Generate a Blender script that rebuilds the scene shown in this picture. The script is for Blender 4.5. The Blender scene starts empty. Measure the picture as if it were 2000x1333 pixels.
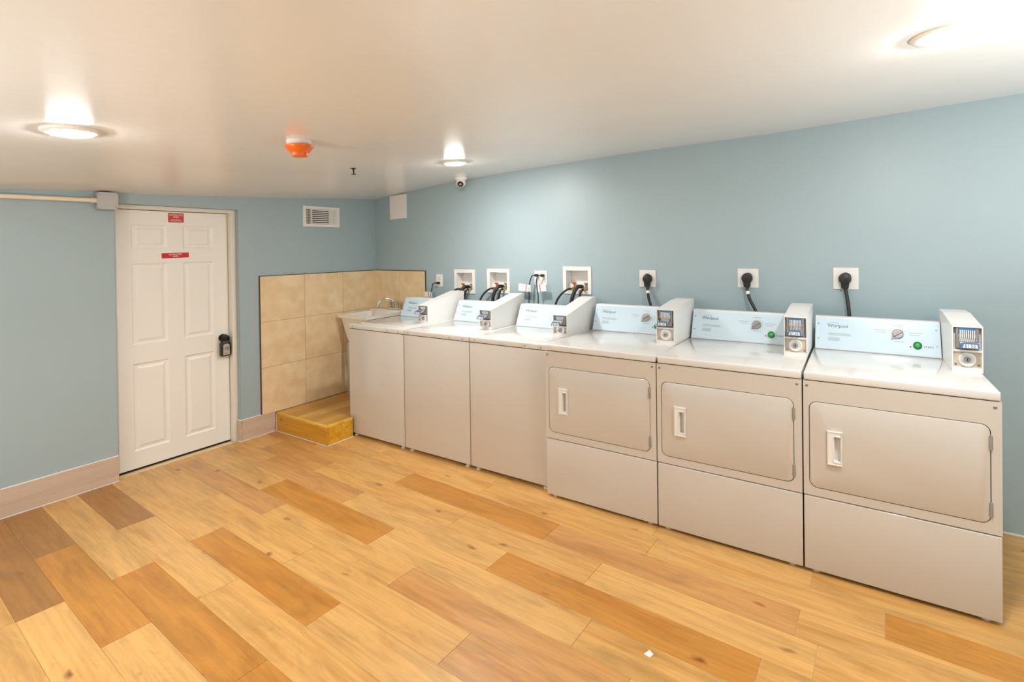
import bpy, bmesh, math, random
from mathutils import Vector, Matrix, Quaternion
random.seed(7)
S = bpy.context.scene
COL = S.collection

# ------------------------------------------------------------------ camera, world, exposure
F, CX, CY = 962.64, 1109.04, 489.57              # focal length and principal point, 2000 x 1333 frame
YAW, PITCH, ROLL = -0.530, -0.0066, -0.012
CAM = Vector((4.4294, -3.4991, 1.5853))
fw = Vector((math.sin(YAW)*math.cos(PITCH), math.cos(YAW)*math.cos(PITCH), math.sin(PITCH)))
r0 = Vector((math.cos(YAW), -math.sin(YAW), 0)); u0 = r0.cross(fw)
rr = r0*math.cos(ROLL) + u0*math.sin(ROLL); uu = u0*math.cos(ROLL) - r0*math.sin(ROLL)
cd = bpy.data.cameras.new('camera'); cam = bpy.data.objects.new('camera', cd); COL.objects.link(cam)
cd.sensor_fit = 'HORIZONTAL'; cd.sensor_width = 36; cd.lens = F*36/2000
cd.shift_x = (1000-CX)/2000; cd.shift_y = (CY-666.5)/2000; cd.clip_start = .02
cam.matrix_world = Matrix(((rr.x, uu.x, -fw.x, CAM.x), (rr.y, uu.y, -fw.y, CAM.y), (rr.z, uu.z, -fw.z, CAM.z), (0, 0, 0, 1)))
S.camera = cam
W = bpy.data.worlds.new('world'); S.world = W; W.use_nodes = True
W.node_tree.nodes['Background'].inputs[0].default_value = (.05, .05, .05, 1)
S.view_settings.view_transform = 'Standard'; S.view_settings.look = 'None'
S.view_settings.gamma = 1; S.view_settings.use_curve_mapping = False
S.view_settings.exposure = 0.22
S.cycles.max_bounces = 6; S.cycles.diffuse_bounces = 4; S.cycles.glossy_bounces = 3
S.cycles.caustics_reflective = False; S.cycles.caustics_refractive = False
LAMP_STRENGTH = 340.0
UPLIGHT_W = 80.0
LAMP_COLOR = (1.0, .965, .92)

# ------------------------------------------------------------------ materials
def mat(name, col, rough=.5, metal=0, spec=.5, coat=0, bump=0, bscale=200, trans=0, emit=None, estr=0):
    m = bpy.data.materials.new(name); m.use_nodes = True; nt = m.node_tree; b = nt.nodes['Principled BSDF']
    b.inputs['Base Color'].default_value = (*col, 1); b.inputs['Roughness'].default_value = rough
    b.inputs['Metallic'].default_value = metal; b.inputs['Specular IOR Level'].default_value = spec
    b.inputs['Coat Weight'].default_value = coat; b.inputs['Coat Roughness'].default_value = .08
    if trans: b.inputs['Transmission Weight'].default_value = trans
    if emit: b.inputs['Emission Color'].default_value = (*emit, 1); b.inputs['Emission Strength'].default_value = estr
    if bump:
        tc = nt.nodes.new('ShaderNodeTexCoord'); n = nt.nodes.new('ShaderNodeTexNoise'); bp = nt.nodes.new('ShaderNodeBump')
        n.inputs['Scale'].default_value = bscale; n.inputs['Detail'].default_value = 3
        bp.inputs['Strength'].default_value = bump; bp.inputs['Distance'].default_value = .002
        nt.links.new(tc.outputs['Object'], n.inputs['Vector']); nt.links.new(n.outputs['Fac'], bp.inputs['Height'])
        nt.links.new(bp.outputs['Normal'], b.inputs['Normal'])
    return m

def N(nt, t, **kw):
    n = nt.nodes.new(t)
    for k, v in kw.items(): setattr(n, k, v)
    return n

def mottled(name, c1, c2, scale, rough=.5, fine=0, finescale=300, bump=0):
    """two-tone stone / paint mottling"""
    m = mat(name, c1, rough); nt = m.node_tree; b = nt.nodes['Principled BSDF']; L = nt.links.new
    tc = N(nt, 'ShaderNodeTexCoord'); oi = N(nt, 'ShaderNodeObjectInfo')
    off = N(nt, 'ShaderNodeVectorMath', operation='SCALE'); off.inputs[0].default_value = (17, 31, 23); L(oi.outputs['Random'], off.inputs['Scale'])
    ad = N(nt, 'ShaderNodeVectorMath', operation='ADD'); L(tc.outputs['Object'], ad.inputs[0]); L(off.outputs[0], ad.inputs[1])
    n = N(nt, 'ShaderNodeTexNoise'); n.inputs['Scale'].default_value = scale; n.inputs['Detail'].default_value = 6; L(ad.outputs[0], n.inputs['Vector'])
    cr = N(nt, 'ShaderNodeValToRGB'); cr.color_ramp.elements[0].color = (*c1, 1); cr.color_ramp.elements[1].color = (*c2, 1)
    cr.color_ramp.elements[0].position = .35; cr.color_ramp.elements[1].position = .68
    L(n.outputs['Fac'], cr.inputs['Fac']); L(cr.outputs['Color'], b.inputs['Base Color'])
    if bump:
        f = N(nt, 'ShaderNodeTexNoise'); f.inputs['Scale'].default_value = finescale; L(ad.outputs[0], f.inputs['Vector'])
        bp = N(nt, 'ShaderNodeBump'); bp.inputs['Strength'].default_value = bump; bp.inputs['Distance'].default_value = .002
        L(f.outputs['Fac'], bp.inputs['Height']); L(bp.outputs['Normal'], b.inputs['Normal'])
    return m

def wood(name, axis='X', rough=.38, knots=True, contrast=1.0, mottle=0):
    """plank wood: colour comes from each object's own colour, grain runs along the given axis"""
    m = mat(name, (.5, .3, .1), rough); nt = m.node_tree; b = nt.nodes['Principled BSDF']; L = nt.links.new
    tc = N(nt, 'ShaderNodeTexCoord'); oi = N(nt, 'ShaderNodeObjectInfo')
    off = N(nt, 'ShaderNodeVectorMath', operation='SCALE'); off.inputs[0].default_value = (37, 53, 41); L(oi.outputs['Random'], off.inputs['Scale'])
    ad = N(nt, 'ShaderNodeVectorMath', operation='ADD'); L(tc.outputs['Object'], ad.inputs[0]); L(off.outputs[0], ad.inputs[1])
    def stretched(s_long, s_wide):
        mp = N(nt, 'ShaderNodeMapping'); v = [s_wide]*3; v['XYZ'.index(axis)] = s_long
        mp.inputs['Scale'].default_value = v; L(ad.outputs[0], mp.inputs['Vector']); return mp.outputs[0]
    g = N(nt, 'ShaderNodeTexNoise'); g.inputs['Scale'].default_value = 1; g.inputs['Detail'].default_value = 5; g.inputs['Distortion'].default_value = .4
    L(stretched(2.2, 70), g.inputs['Vector'])
    g2 = N(nt, 'ShaderNodeTexNoise'); g2.inputs['Scale'].default_value = 1; g2.inputs['Detail'].default_value = 3; g2.inputs['Distortion'].default_value = .8
    L(stretched(1.6, 11), g2.inputs['Vector'])
    base = oi.outputs['Color']
    def mul(colsock, facsock, lo, hi, p0=.3, p1=.7):
        mr = N(nt, 'ShaderNodeMapRange'); mr.inputs['From Min'].default_value = p0; mr.inputs['From Max'].default_value = p1
        mr.inputs['To Min'].default_value = lo; mr.inputs['To Max'].default_value = hi; L(facsock, mr.inputs['Value'])
        vm = N(nt, 'ShaderNodeVectorMath', operation='SCALE'); L(colsock, vm.inputs[0]); L(mr.outputs[0], vm.inputs['Scale']); return vm.outputs[0]
    c = mul(base, g.outputs['Fac'], 1-.10*contrast, 1+.05*contrast)
    mx = N(nt, 'ShaderNodeMix', data_type='RGBA', blend_type='MULTIPLY'); 
    mr = N(nt, 'ShaderNodeMapRange'); mr.inputs['From Min'].default_value = .5; mr.inputs['From Max'].default_value = .72; L(g2.outputs['Fac'], mr.inputs['Value'])
    sc = N(nt, 'ShaderNodeMath', operation='MULTIPLY'); sc.inputs[1].default_value = .55*contrast; L(mr.outputs[0], sc.inputs[0])
    L(sc.outputs[0], mx.inputs['Factor']); L(c, mx.inputs['A']); mx.inputs['B'].default_value = (.84, .70, .50, 1); c = mx.outputs['Result']
    if mottle:                                          # cloudy darker figure along the plank
        g3 = N(nt, 'ShaderNodeTexNoise'); g3.inputs['Scale'].default_value = 1; g3.inputs['Detail'].default_value = 6; g3.inputs['Roughness'].default_value = .65; g3.inputs['Distortion'].default_value = 1.0
        L(stretched(2.2, 12), g3.inputs['Vector']); c = mul(c, g3.outputs['Fac'], 1-mottle, 1.06, .68, .45)
    if knots:
        v = N(nt, 'ShaderNodeTexVoronoi'); v.inputs['Scale'].default_value = 1; v.inputs['Randomness'].default_value = 1
        mp = stretched(3.2, 7.5); wn = N(nt, 'ShaderNodeTexNoise'); wn.inputs['Scale'].default_value = 3; L(mp, wn.inputs['Vector'])
        wa = N(nt, 'ShaderNodeVectorMath', operation='MULTIPLY_ADD'); wa.inputs[1].default_value = (.25, .25, .25); L(wn.outputs['Color'], wa.inputs[0]); L(mp, wa.inputs[2])
        L(wa.outputs[0], v.inputs['Vector'])
        mk = N(nt, 'ShaderNodeMapRange'); mk.inputs['From Min'].default_value = .015; mk.inputs['From Max'].default_value = .12; mk.inputs['To Min'].default_value = 1; mk.inputs['To Max'].default_value = 0
        L(v.outputs['Distance'], mk.inputs['Value'])
        sep = N(nt, 'ShaderNodeSeparateColor'); L(v.outputs['Color'], sep.inputs[0])
        gt = N(nt, 'ShaderNodeMath', operation='GREATER_THAN'); gt.inputs[1].default_value = .30; L(sep.outputs[0], gt.inputs[0])
        km = N(nt, 'ShaderNodeMath', operation='MULTIPLY'); L(mk.outputs[0], km.inputs[0]); L(gt.outputs[0], km.inputs[1])
        k2 = N(nt, 'ShaderNodeMath', operation='MULTIPLY'); k2.inputs[1].default_value = .95; L(km.outputs[0], k2.inputs[0])
        mx2 = N(nt, 'ShaderNodeMix', data_type='RGBA', blend_type='MULTIPLY'); L(k2.outputs[0], mx2.inputs['Factor']); L(c, mx2.inputs['A']); mx2.inputs['B'].default_value = (.36, .20, .11, 1); c = mx2.outputs['Result']
    L(c, b.inputs['Base Color'])
    bp = N(nt, 'ShaderNodeBump'); bp.inputs['Strength'].default_value = .12; bp.inputs['Distance'].default_value = .001
    L(g.outputs['Fac'], bp.inputs['Height']); L(bp.outputs['Normal'], b.inputs['Normal'])
    return m

M = {}
M['wall'] = mat('wall_paint', (.365, .47, .51), .42, bump=.25, bscale=160)
M['ceiling'] = mat('ceiling_paint', (.85, .855, .85), .19, spec=.6, bump=.35, bscale=22)
M['plank'] = wood('floor_planks', 'X', .33, contrast=1.4, mottle=.2)
M['subfloor'] = mat('subfloor_joint', (.80, .60, .34), .7)
M['step_top'] = wood('step_boards', 'Y', .22, knots=False, contrast=2.0)
M['step_front'] = wood('step_front_board', 'X', .25, contrast=1.8)
M['basetile'] = wood('baseboard_tile', 'Y', .4, contrast=.8)
M['caulk'] = mat('white_caulk', (.86, .83, .78), .5)
M['tile'] = mottled('wall_tile', (.78, .58, .33), (.87, .71, .47), 9, .3)
M['grout'] = mat('grout', (.42, .27, .13), .8)
M['bronze'] = mat('tile_edge_trim', (.16, .10, .055), .4, metal=.6)
M['door'] = mat('door_paint', (.88, .865, .83), .35)
M['frame'] = mat('frame_paint', (.78, .75, .66), .4)
M['dark'] = mat('dark_gap', (.02, .017, .015), .8)
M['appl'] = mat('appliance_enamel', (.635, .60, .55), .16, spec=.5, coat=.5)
M['appl_lit'] = mat('appliance_enamel_lit', (.75, .735, .71), .16, spec=.5, coat=.5)  # same enamel coloured lighter, standing in for lamplight on tops and lids
M['case'] = mat('coin_box_enamel', (.83, .81, .785), .35)
M['film'] = mat('blue_film', (.62, .78, .89), .12, spec=.6, coat=.5)
M['console'] = mat('console_white', (.80, .83, .85), .3)
M['print'] = mat('grey_print', (.10, .11, .13), .5)
M['faint'] = mat('faint_print', (.40, .47, .52), .5)
M['silver'] = mat('dial_silver', (.36, .345, .335), .5, metal=.3)
M['screw'] = mat('screw_metal', (.35, .33, .31), .35, metal=.8)
M['chrome'] = mat('chrome', (.78, .77, .76), .12, metal=1)
M['steel'] = mat('galvanised_steel', (.55, .55, .55), .38, metal=.7)
M['green'] = mat('green_button', (.03, .42, .06), .25)
M['greendark'] = mat('green_button_ring', (.01, .12, .03), .3)
M['red'] = mat('red_plastic', (.62, .04, .02), .35)
M['signred'] = mat('sign_red', (.58, .012, .016), .35)
M['white'] = mat('white_plastic', (.84, .82, .79), .35)
M['signwhite'] = mat('sign_white', (.9, .88, .86), .5)
M['black'] = mat('black_rubber', (.015, .015, .016), .45)
M['blackgloss'] = mat('black_gloss', (.02, .02, .022), .2)
M['brass'] = mat('brass', (.75, .5, .16), .3, metal=.9)
M['blue'] = mat('blue_slots', (.06, .19, .42), .35)
M['bluehandle'] = mat('blue_valve_handle', (.2, .24, .2), .4)
M['lockplate'] = mat('lock_plate_beige', (.62, .53, .42), .45)
M['orange'] = mat('orange_cover', (.85, .16, .012), .3)
M['tub'] = mat('sink_plastic', (.84, .80, .74), .35)
M['cream'] = mat('conduit_cream', (.86, .75, .60), .45)
M['jbox'] = mat('junction_box_grey', (.50, .49, .49), .45, metal=.3)
M['paper'] = mat('paper_tag', (.85, .82, .78), .7)
M['lockbox'] = mat('lock_box_face', (.55, .52, .48), .35, metal=.4)
M['bronzeknob'] = mat('oil_rubbed_bronze', (.03, .025, .02), .3, metal=.7)
M['lens'] = mat('lamp_lens', (.9, .88, .85), .4, emit=LAMP_COLOR, estr=LAMP_STRENGTH)
M['dryerhandle'] = mat('door_pull_white', (.88, .86, .84), .25)

# ------------------------------------------------------------------ mesh helpers
def nb(): return bmesh.new()
def add_box(bm, lo, hi, bev=0, seg=2, X=None):
    r = bmesh.ops.create_cube(bm, size=1); vs = r['verts']
    for v in vs: v.co = Vector([(lo[i]+hi[i])/2 + v.co[i]*(hi[i]-lo[i]) for i in range(3)])
    if X is not None: bmesh.ops.transform(bm, matrix=X, verts=vs)
    if bev:
        es = list({e for v in vs for e in v.link_edges})
        bmesh.ops.bevel(bm, geom=es, offset=bev, segments=seg, affect='EDGES', profile=.5)
    return bm
def add_lathe(bm, prof, seg=24, X=None):
    """profile of (radius, height) revolved about Z, then placed by X"""
    rings = []
    for r, z in prof:
        if r < 1e-6: rings.append([bm.verts.new((0, 0, z))])
        else: rings.append([bm.verts.new((r*math.cos(2*math.pi*i/seg), r*math.sin(2*math.pi*i/seg), z)) for i in range(seg)])
    for a, b in zip(rings, rings[1:]):
        for i in range(seg):
            j = (i+1) % seg
            q = [a[i % len(a)], a[j % len(a)], b[j % len(b)], b[i % len(b)]]
            q2 = []
            for v in q:
                if v not in q2: q2.append(v)
            if len(q2) > 2: bm.faces.new(q2)
    for ring, flip in ((rings[0], True), (rings[-1], False)):
        if len(ring) > 1: bm.faces.new(ring[::-1] if flip else ring)
    if X is not None: bmesh.ops.transform(bm, matrix=X, verts=[v for rg in rings for v in rg])
    return bm
def add_cyl(bm, p0, p1, r, r1=None, seg=16):
    p0, p1 = Vector(p0), Vector(p1); d = p1-p0
    X = Matrix.Translation(p0) @ d.to_track_quat('Z', 'Y').to_matrix().to_4x4()
    return add_lathe(bm, [(r, 0), (r if r1 is None else r1, d.length)], seg, X)
def spline(pts, n=8):
    pts = [Vector(p) for p in pts]; out = []
    for i in range(len(pts)-1):
        p0, p1, p2, p3 = pts[max(i-1, 0)], pts[i], pts[i+1], pts[min(i+2, len(pts)-1)]
        for k in range(n):
            t = k/n
            out.append(.5*((2*p1)+(p2-p0)*t+(2*p0-5*p1+4*p2-p3)*t*t+(3*p1-p0-3*p2+p3)*t**3))
    return out+[pts[-1]]
def add_tube(bm, pts, r, seg=10, smooth=8):
    P = spline(pts, smooth) if smooth else [Vector(p) for p in pts]
    up = Vector((.3, .2, 1)).normalized(); rings = []
    for i, p in enumerate(P):
        d = (P[min(i+1, len(P)-1)]-P[max(i-1, 0)]).normalized()
        a = d.cross(up)
        if a.length < .1: a = d.cross(Vector((1, 0, 0)))
        a.normalize(); b = d.cross(a).normalized(); up = a.cross(d)
        rings.append([bm.verts.new(p+a*(r*math.cos(2*math.pi*k/seg))+b*(r*math.sin(2*math.pi*k/seg))) for k in range(seg)])
    for A, B in zip(rings, rings[1:]):
        for k in range(seg):
            bm.faces.new((A[k], A[(k+1) % seg], B[(k+1) % seg], B[k]))
    bm.faces.new(rings[0][::-1]); bm.faces.new(rings[-1])
    return bm
def add_prism(bm, poly, ext, X=None, bev=0):
    """polygon in (u, v) extruded along the third axis from ext[0] to ext[1]; X maps (u, v, w)"""
    a = [bm.verts.new((p[0], p[1], ext[0])) for p in poly]; b = [bm.verts.new((p[0], p[1], ext[1])) for p in poly]
    n = len(poly); fs = [bm.faces.new(a[::-1]), bm.faces.new(b)]
    for i in range(n): fs.append(bm.faces.new((a[i], a[(i+1) % n], b[(i+1) % n], b[i])))
    if X is not None: bmesh.ops.transform(bm, matrix=X, verts=a+b)
    if bev:
        es = list({e for f in fs for e in f.edges}); bmesh.ops.bevel(bm, geom=es, offset=bev, segments=2, affect='EDGES', profile=.5)
    return bm
def rrect(x0, x1, z0, z1, r, n=6):
    out = []
    for cx, cz, a0 in ((x1-r, z1-r, 0), (x0+r, z1-r, 90), (x0+r, z0+r, 180), (x1-r, z0+r, 270)):
        for k in range(n+1):
            a = math.radians(a0+90*k/n); out.append((cx+r*math.cos(a), cz+r*math.sin(a)))
    return out
def add_ring(bm, outer, inner, w0, w1, X=None):
    """plate with a hole. outer = (u0, u1, v0, v1) rectangle, inner = loop from rrect"""
    u0, u1, v0, v1 = outer; n = len(inner)//4
    co = [(u1, v1), (u0, v1), (u0, v0), (u1, v0)]
    V = {}
    def vert(key, p, w):
        if (key, w) not in V: V[(key, w)] = bm.verts.new((p[0], p[1], w))
        return V[(key, w)]
    N_ = len(inner)
    for i in range(N_):
        j = (i+1) % N_
        for w, flip in ((w1, False), (w0, True)):
            q = [vert(('i', i), inner[i], w), vert(('i', j), inner[j], w)]
            cj, ci = j//n if j//n < 4 else 3, i//n if i//n < 4 else 3
            q.append(vert(('o', cj), co[cj], w))
            if ci != cj: q.append(vert(('o', ci), co[ci], w))
            bm.faces.new(q if flip else q[::-1])
        bm.faces.new((vert(('i', i), inner[i], w0), vert(('i', j), inner[j], w0), vert(('i', j), inner[j], w1), vert(('i', i), inner[i], w1)))
    for i in range(4):
        j = (i+1) % 4
        bm.faces.new((vert(('o', i), co[i], w0), vert(('o', i), co[i], w1), vert(('o', j), co[j], w1), vert(('o', j), co[j], w0)))
    if X is not None: bmesh.ops.transform(bm, matrix=X, verts=list(V.values()))
    return bm
def add_plate_hole(bm, outer, inner, ext, X, bev=0):
    """flat plate with any outline and one hole, given thickness along the third axis"""
    lo = [bm.verts.new((a, b, ext[0])) for a, b in outer]; li = [bm.verts.new((a, b, ext[0])) for a, b in inner]
    es = [bm.edges.new((L_[i], L_[(i+1) % len(L_)])) for L_ in (lo, li) for i in range(len(L_))]
    fs = [g for g in bmesh.ops.triangle_fill(bm, use_beauty=True, edges=es)['geom'] if isinstance(g, bmesh.types.BMFace)]
    ex = bmesh.ops.extrude_face_region(bm, geom=fs)['geom']; nv = [g for g in ex if isinstance(g, bmesh.types.BMVert)]
    for v in nv: v.co.z = ext[1]
    bmesh.ops.recalc_face_normals(bm, faces=bm.faces[:])
    if bev:
        top = {v for v in nv}; rim = [e for e in bm.edges if e.verts[0] in top and e.verts[1] in top and e.calc_face_angle(0) > 1.2 and e.verts[0].co.xy.to_tuple(4) in {tuple(round(c, 4) for c in q) for q in outer}]
        bmesh.ops.bevel(bm, geom=rim, offset=bev, segments=2, affect='EDGES', profile=.5)
    bmesh.ops.transform(bm, matrix=X, verts=bm.verts[:])
    return bm
def add_grid_holes(bm, us, vs, holes, w, X):
    """flat sheet split at us / vs with rectangular holes left open"""
    us, vs = sorted(set(us)), sorted(set(vs)); V = {}; made = []
    def vert(i, j):
        if (i, j) not in V: V[(i, j)] = bm.verts.new((us[i], vs[j], w))
        return V[(i, j)]
    for i in range(len(us)-1):
        for j in range(len(vs)-1):
            cu, cv = (us[i]+us[i+1])/2, (vs[j]+vs[j+1])/2
            if any(h[0] < cu < h[1] and h[2] < cv < h[3] for h in holes): continue
            bm.faces.new((vert(i, j), vert(i+1, j), vert(i+1, j+1), vert(i, j+1)))
    bmesh.ops.transform(bm, matrix=X, verts=list(V.values()))
    return bm
def frame_m(o, u, v):
    u, v = Vector(u).normalized(), Vector(v).normalized(); n = u.cross(v)
    return Matrix(((u.x, v.x, n.x, o[0]), (u.y, v.y, n.y, o[1]), (u.z, v.z, n.z, o[2]), (0, 0, 0, 1)))
def on_back(x=0, y=0, z=0): return frame_m((x, y, z), (1, 0, 0), (0, 0, 1))     # facing -Y
def on_left(x=0, y=0, z=0): return frame_m((x, y, z), (0, 1, 0), (0, 0, 1))     # facing +X

def obj(name, bm, m, parent=None, smooth=False, loc=None, color=None, recalc=True):
    if recalc: bmesh.ops.recalc_face_normals(bm, faces=bm.faces[:])
    me = bpy.data.meshes.new(name); bm.to_mesh(me); bm.free()
    if smooth:
        for p in me.polygons: p.use_smooth = True
        me.set_sharp_from_angle(angle=math.radians(38))
    me.materials.append(m if not isinstance(m, str) else M[m])
    o = bpy.data.objects.new(name, me); COL.objects.link(o)
    if parent: o.parent = parent
    if loc is not None: o.location = loc
    if color: o.color = (*color, 1)
    return o
def tag(o, label, cat, group=None):
    o['label'] = label; o['category'] = cat
    if group: o['group'] = group
    return o
def struct(o, label=None):
    o['kind'] = 'structure'
    if label: o['label'] = label
    return o
def thing(name, label, cat, loc=(0, 0, 0), group=None, rot=None):
    o = bpy.data.objects.new(name, None); COL.objects.link(o); o.location = loc; o.empty_display_size = .1
    if rot: o.rotation_euler = rot
    return tag(o, label, cat, group)
def text_mesh(name, s, size, m, X, parent, ext=.0004, align='CENTER', spacing=1.0, shear=0):
    c = bpy.data.curves.new(name, 'FONT'); c.body = s; c.size = size; c.extrude = ext; c.align_x = align; c.align_y = 'CENTER'
    c.space_character = spacing; c.shear = shear; c.resolution_u = 3; c.space_line = .9
    t = bpy.data.objects.new(name+'_curve', c); COL.objects.link(t)
    dg = bpy.context.evaluated_depsgraph_get(); me = bpy.data.meshes.new_from_object(t.evaluated_get(dg))
    bpy.data.objects.remove(t); bpy.data.curves.remove(c)
    me.transform(X); me.name = name; me.materials.clear(); me.materials.append(M[m])
    o = bpy.data.objects.new(name, me); COL.objects.link(o); o.parent = parent
    return o

# ------------------------------------------------------------------ room shell
XR, YF = 6.6, -5.6
def lerp(tab, x):
    for (a, b), (c, d) in zip(tab, tab[1:]):
        if x <= c: return b+(d-b)*(x-a)/(c-a)
    return tab[-1][1]
ZA = [(-1, 2.03), (0, 2.118), (.96, 2.211), (1.82, 2.258), (3.02, 2.303), (3.93, 2.32), (4.64, 2.352), (5.2, 2.377), (7, 2.44)]
ZB = [(-7, -.38), (-2.67, -.144), (-2.4, -.128), (-2.1, -.115), (-1.7, -.102), (-1.2, -.075), (-.65, -.04), (0, 0), (1, .05)]
def ceil_z(x, y): return lerp(ZA, x)+lerp(ZB, y)

# floor: slab with every plank as a piece of its own
bm = nb(); add_box(bm, (-.2, YF-.1, -.06), (XR+.1, .1, -.003))
floor = struct(obj('floor', bm, 'subfloor'), 'light oak plank floor with scattered darker planks')
LIGHT = (.66, .375, .125); MID = (.63, .35, .11)
ORANGE = (.52, .23, .042); BROWN = (.38, .175, .045); PINK = (.56, .285, .095)
rows = [-2.919, -2.768, -2.605, -2.44, -2.267, -2.105, -1.925, -1.77, -1.594, -1.425, -1.243, -1.07, -.9]
p = .1665
while rows[0] > YF-.2: rows.insert(0, rows[0]-p)
while rows[-1] < .2: rows.append(rows[-1]+p)
k0 = min(range(len(rows)), key=lambda i: abs(rows[i]+2.919))
fixed = {0: [(-.05, 1.303, BROWN)], 1: [(-.05, .745, BROWN), (.745, 1.807, ORANGE)], 2: [(1.315, 2.445, ORANGE), (2.445, 3.6, ORANGE)],
         3: [(-.05, .778, BROWN)], 4: [(1.275, 2.417, ORANGE)], 5: [(3.044, 4.2, PINK)], 6: [(.06, 1.333, PINK), (2.517, 3.7, PINK)],
         7: [(1.005, 2.153, ORANGE)], 8: [(.55, 1.64, PINK), (2.847, 4.1, ORANGE)], 9: [(.3, 1.05, PINK)],
         10: [(-.05, .62, PINK), (1.714, 2.95, ORANGE), (2.95, 4.204, PINK)], 11: [(4.52, 5.7, ORANGE)]}
TILT = -.0418; tilt_a = math.atan(TILT)
for ri in range(len(rows)-1):
    y0, y1 = rows[ri], rows[ri+1]; k = ri-k0
    segs = list(fixed.get(k, [])); spans = []; x = -.05
    for a, b, c in sorted(segs)+[(XR+.05, None, None)]:
        if a-x > .02:                                   # light planks fill the gaps
            L_ = a-x; n = max(1, round(L_/1.2)); ph = random.uniform(.25, .75) if n == 1 and L_ > 1.0 else None
            cuts = [x+L_*i/n for i in range(n+1)]
            if n > 1: cuts = [cuts[0]]+[q+random.uniform(-.25, .25) for q in cuts[1:-1]]+[cuts[-1]]
            for q0, q1 in zip(cuts, cuts[1:]):
                c_ = [LIGHT, MID][random.random() < .4]; f = random.uniform(.97, 1.03)
                spans.append((q0, q1, tuple(v*f for v in c_)))
        if b is None: break
        spans.append((a, b, c)); x = b
    for a, b, c in spans:
        a2, b2 = max(a, -.03), min(b, XR+.02)
        L_ = (b2-a2)-.0007; wdt = (y1-y0)-.0007
        bm = nb(); add_box(bm, (-L_/2, -wdt/2, -.004), (L_/2, wdt/2, 0), .0005, 1)
        xm, ym = (a2+b2)/2, (y0+y1)/2
        o = obj('plank', bm, 'plank', floor, color=c)
        o.location = (xm, ym+TILT*(xm-2), 0); o.rotation_euler = (0, 0, tilt_a)

# back wall (behind the machines), with openings for the three washer supply boxes
BOXES = [dict(x0=1.129, x1=1.383, z0=1.165, z1=1.389), dict(x0=1.529, x1=1.784, z0=1.182, z1=1.399), dict(x0=2.334, x1=2.596, z0=1.204, z1=1.427)]
holes = [(b['x0']+.028, b['x1']-.028, b['z0']+.03, b['z1']-.03) for b in BOXES]
bm = nb()
us = [-.15, XR+.1]+[v for h in holes for v in h[:2]]; vs = [-.06, 2.75]+[v for h in holes for v in h[2:]]
add_grid_holes(bm, us, vs, holes, 0, on_back())
wall_back = struct(obj('wall_back', bm, 'wall', recalc=False), 'blue painted wall behind the row of machines')
obj('caulk_line', add_box(nb(), (.76, -.006, 0), (XR, -.0005, .008)), 'caulk', wall_back)
# left wall with the door opening
DY0, DY1, DZ = -2.14, -1.352, 1.927
bm = nb(); add_grid_holes(bm, [YF-.1, 0, DY0, DY1], [-.06, 2.75, 0, DZ], [(DY0, DY1, 0, DZ)], 0, on_left())
for lo, hi in (((-.2, DY0-.001, 0), (-.0, DY0, DZ)), ((-.2, DY1, 0), (0, DY1+.001, DZ)), ((-.2, DY0, DZ), (0, DY1, DZ+.001))):
    add_box(bm, lo, hi)
wall_left = struct(obj('wall_left', bm, 'wall', recalc=False), 'blue painted wall with the white panelled door')
bm = nb(); add_grid_holes(bm, [YF-.1, .1], [-.06, 2.9], [], 0, frame_m((XR, 0, 0), (0, -1, 0), (0, 0, 1)).copy() @ Matrix.Scale(-1, 4, (1, 0, 0)))
struct(obj('wall_right', bm, 'wall', recalc=False))
bm = nb(); add_grid_holes(bm, [-.1, XR+.1], [-.06, 2.9], [], 0, frame_m((0, YF, 0), (1, 0, 0), (0, 0, 1)))
struct(obj('wall_front', bm, 'wall', recalc=False))
# ceiling: gently uneven old slab
bm = nb(); nx, ny = 44, 40; G = []
for i in range(nx+1):
    G.append([])
    for j in range(ny+1):
        x = -.1+(XR+.2)*i/nx; y = .1+(YF-.2)*j/ny
        G[-1].append(bm.verts.new((x, y, ceil_z(x, y)+.002*math.sin(x*5.1+y*2.3)*math.sin(y*4.3))))
for i in range(nx):
    for j in range(ny): bm.faces.new((G[i][j], G[i+1][j], G[i+1][j+1], G[i][j+1]))
o = struct(obj('ceiling', bm, 'ceiling', recalc=False), 'glossy white ceiling')
for q in o.data.polygons: q.use_smooth = True

# baseboards of wood-look tile with white caulk
HB = .175
bb = struct(obj('baseboard_left', add_box(nb(), (.0005, YF, .0), (.004, DY0-.002, HB-.004)), 'caulk'), 'greyish wood-look tile baseboard left of the door')
GREY = (.62, .49, .39)
for a, b in ((YF, -4.5), (-4.498, -3.6), (-3.598, -2.697), (-2.695, DY0-.002)):
    o = obj('baseboard_tile', add_box(nb(), (.001, -(b-a)/2, .006), (.012, (b-a)/2-.001, HB), .001, 1), 'basetile', bb, color=GREY); o.location = (0, (a+b)/2, 0)
obj('caulk_line', add_box(nb(), (.001, YF, HB), (.0105, DY0-.002, HB+.005), .001, 1), 'caulk', bb)
obj('caulk_line', add_box(nb(), (.001, YF, .0), (.016, DY0-.002, .0055), .001, 1), 'caulk', bb)
PX, PXB, PY, PZ = .733, .672, -1.069, .164
bb2 = struct(obj('baseboard_right', add_box(nb(), (.0005, DY1, .0), (.004, PY-.008, HB-.004)), 'caulk'), 'short wood-look tile baseboard between door and step')
o = obj('baseboard_tile', add_box(nb(), (.001, -.137, .006), (.012, .137, HB), .001, 1), 'basetile', bb2, color=GREY); o.location = (0, (DY1+PY-.006)/2, 0)
o = obj('baseboard_tile', add_box(nb(), (-.034, DY1-.012, .006), (.0115, DY1-.0005, HB), .001, 1), 'basetile', bb2, color=GREY)
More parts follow.
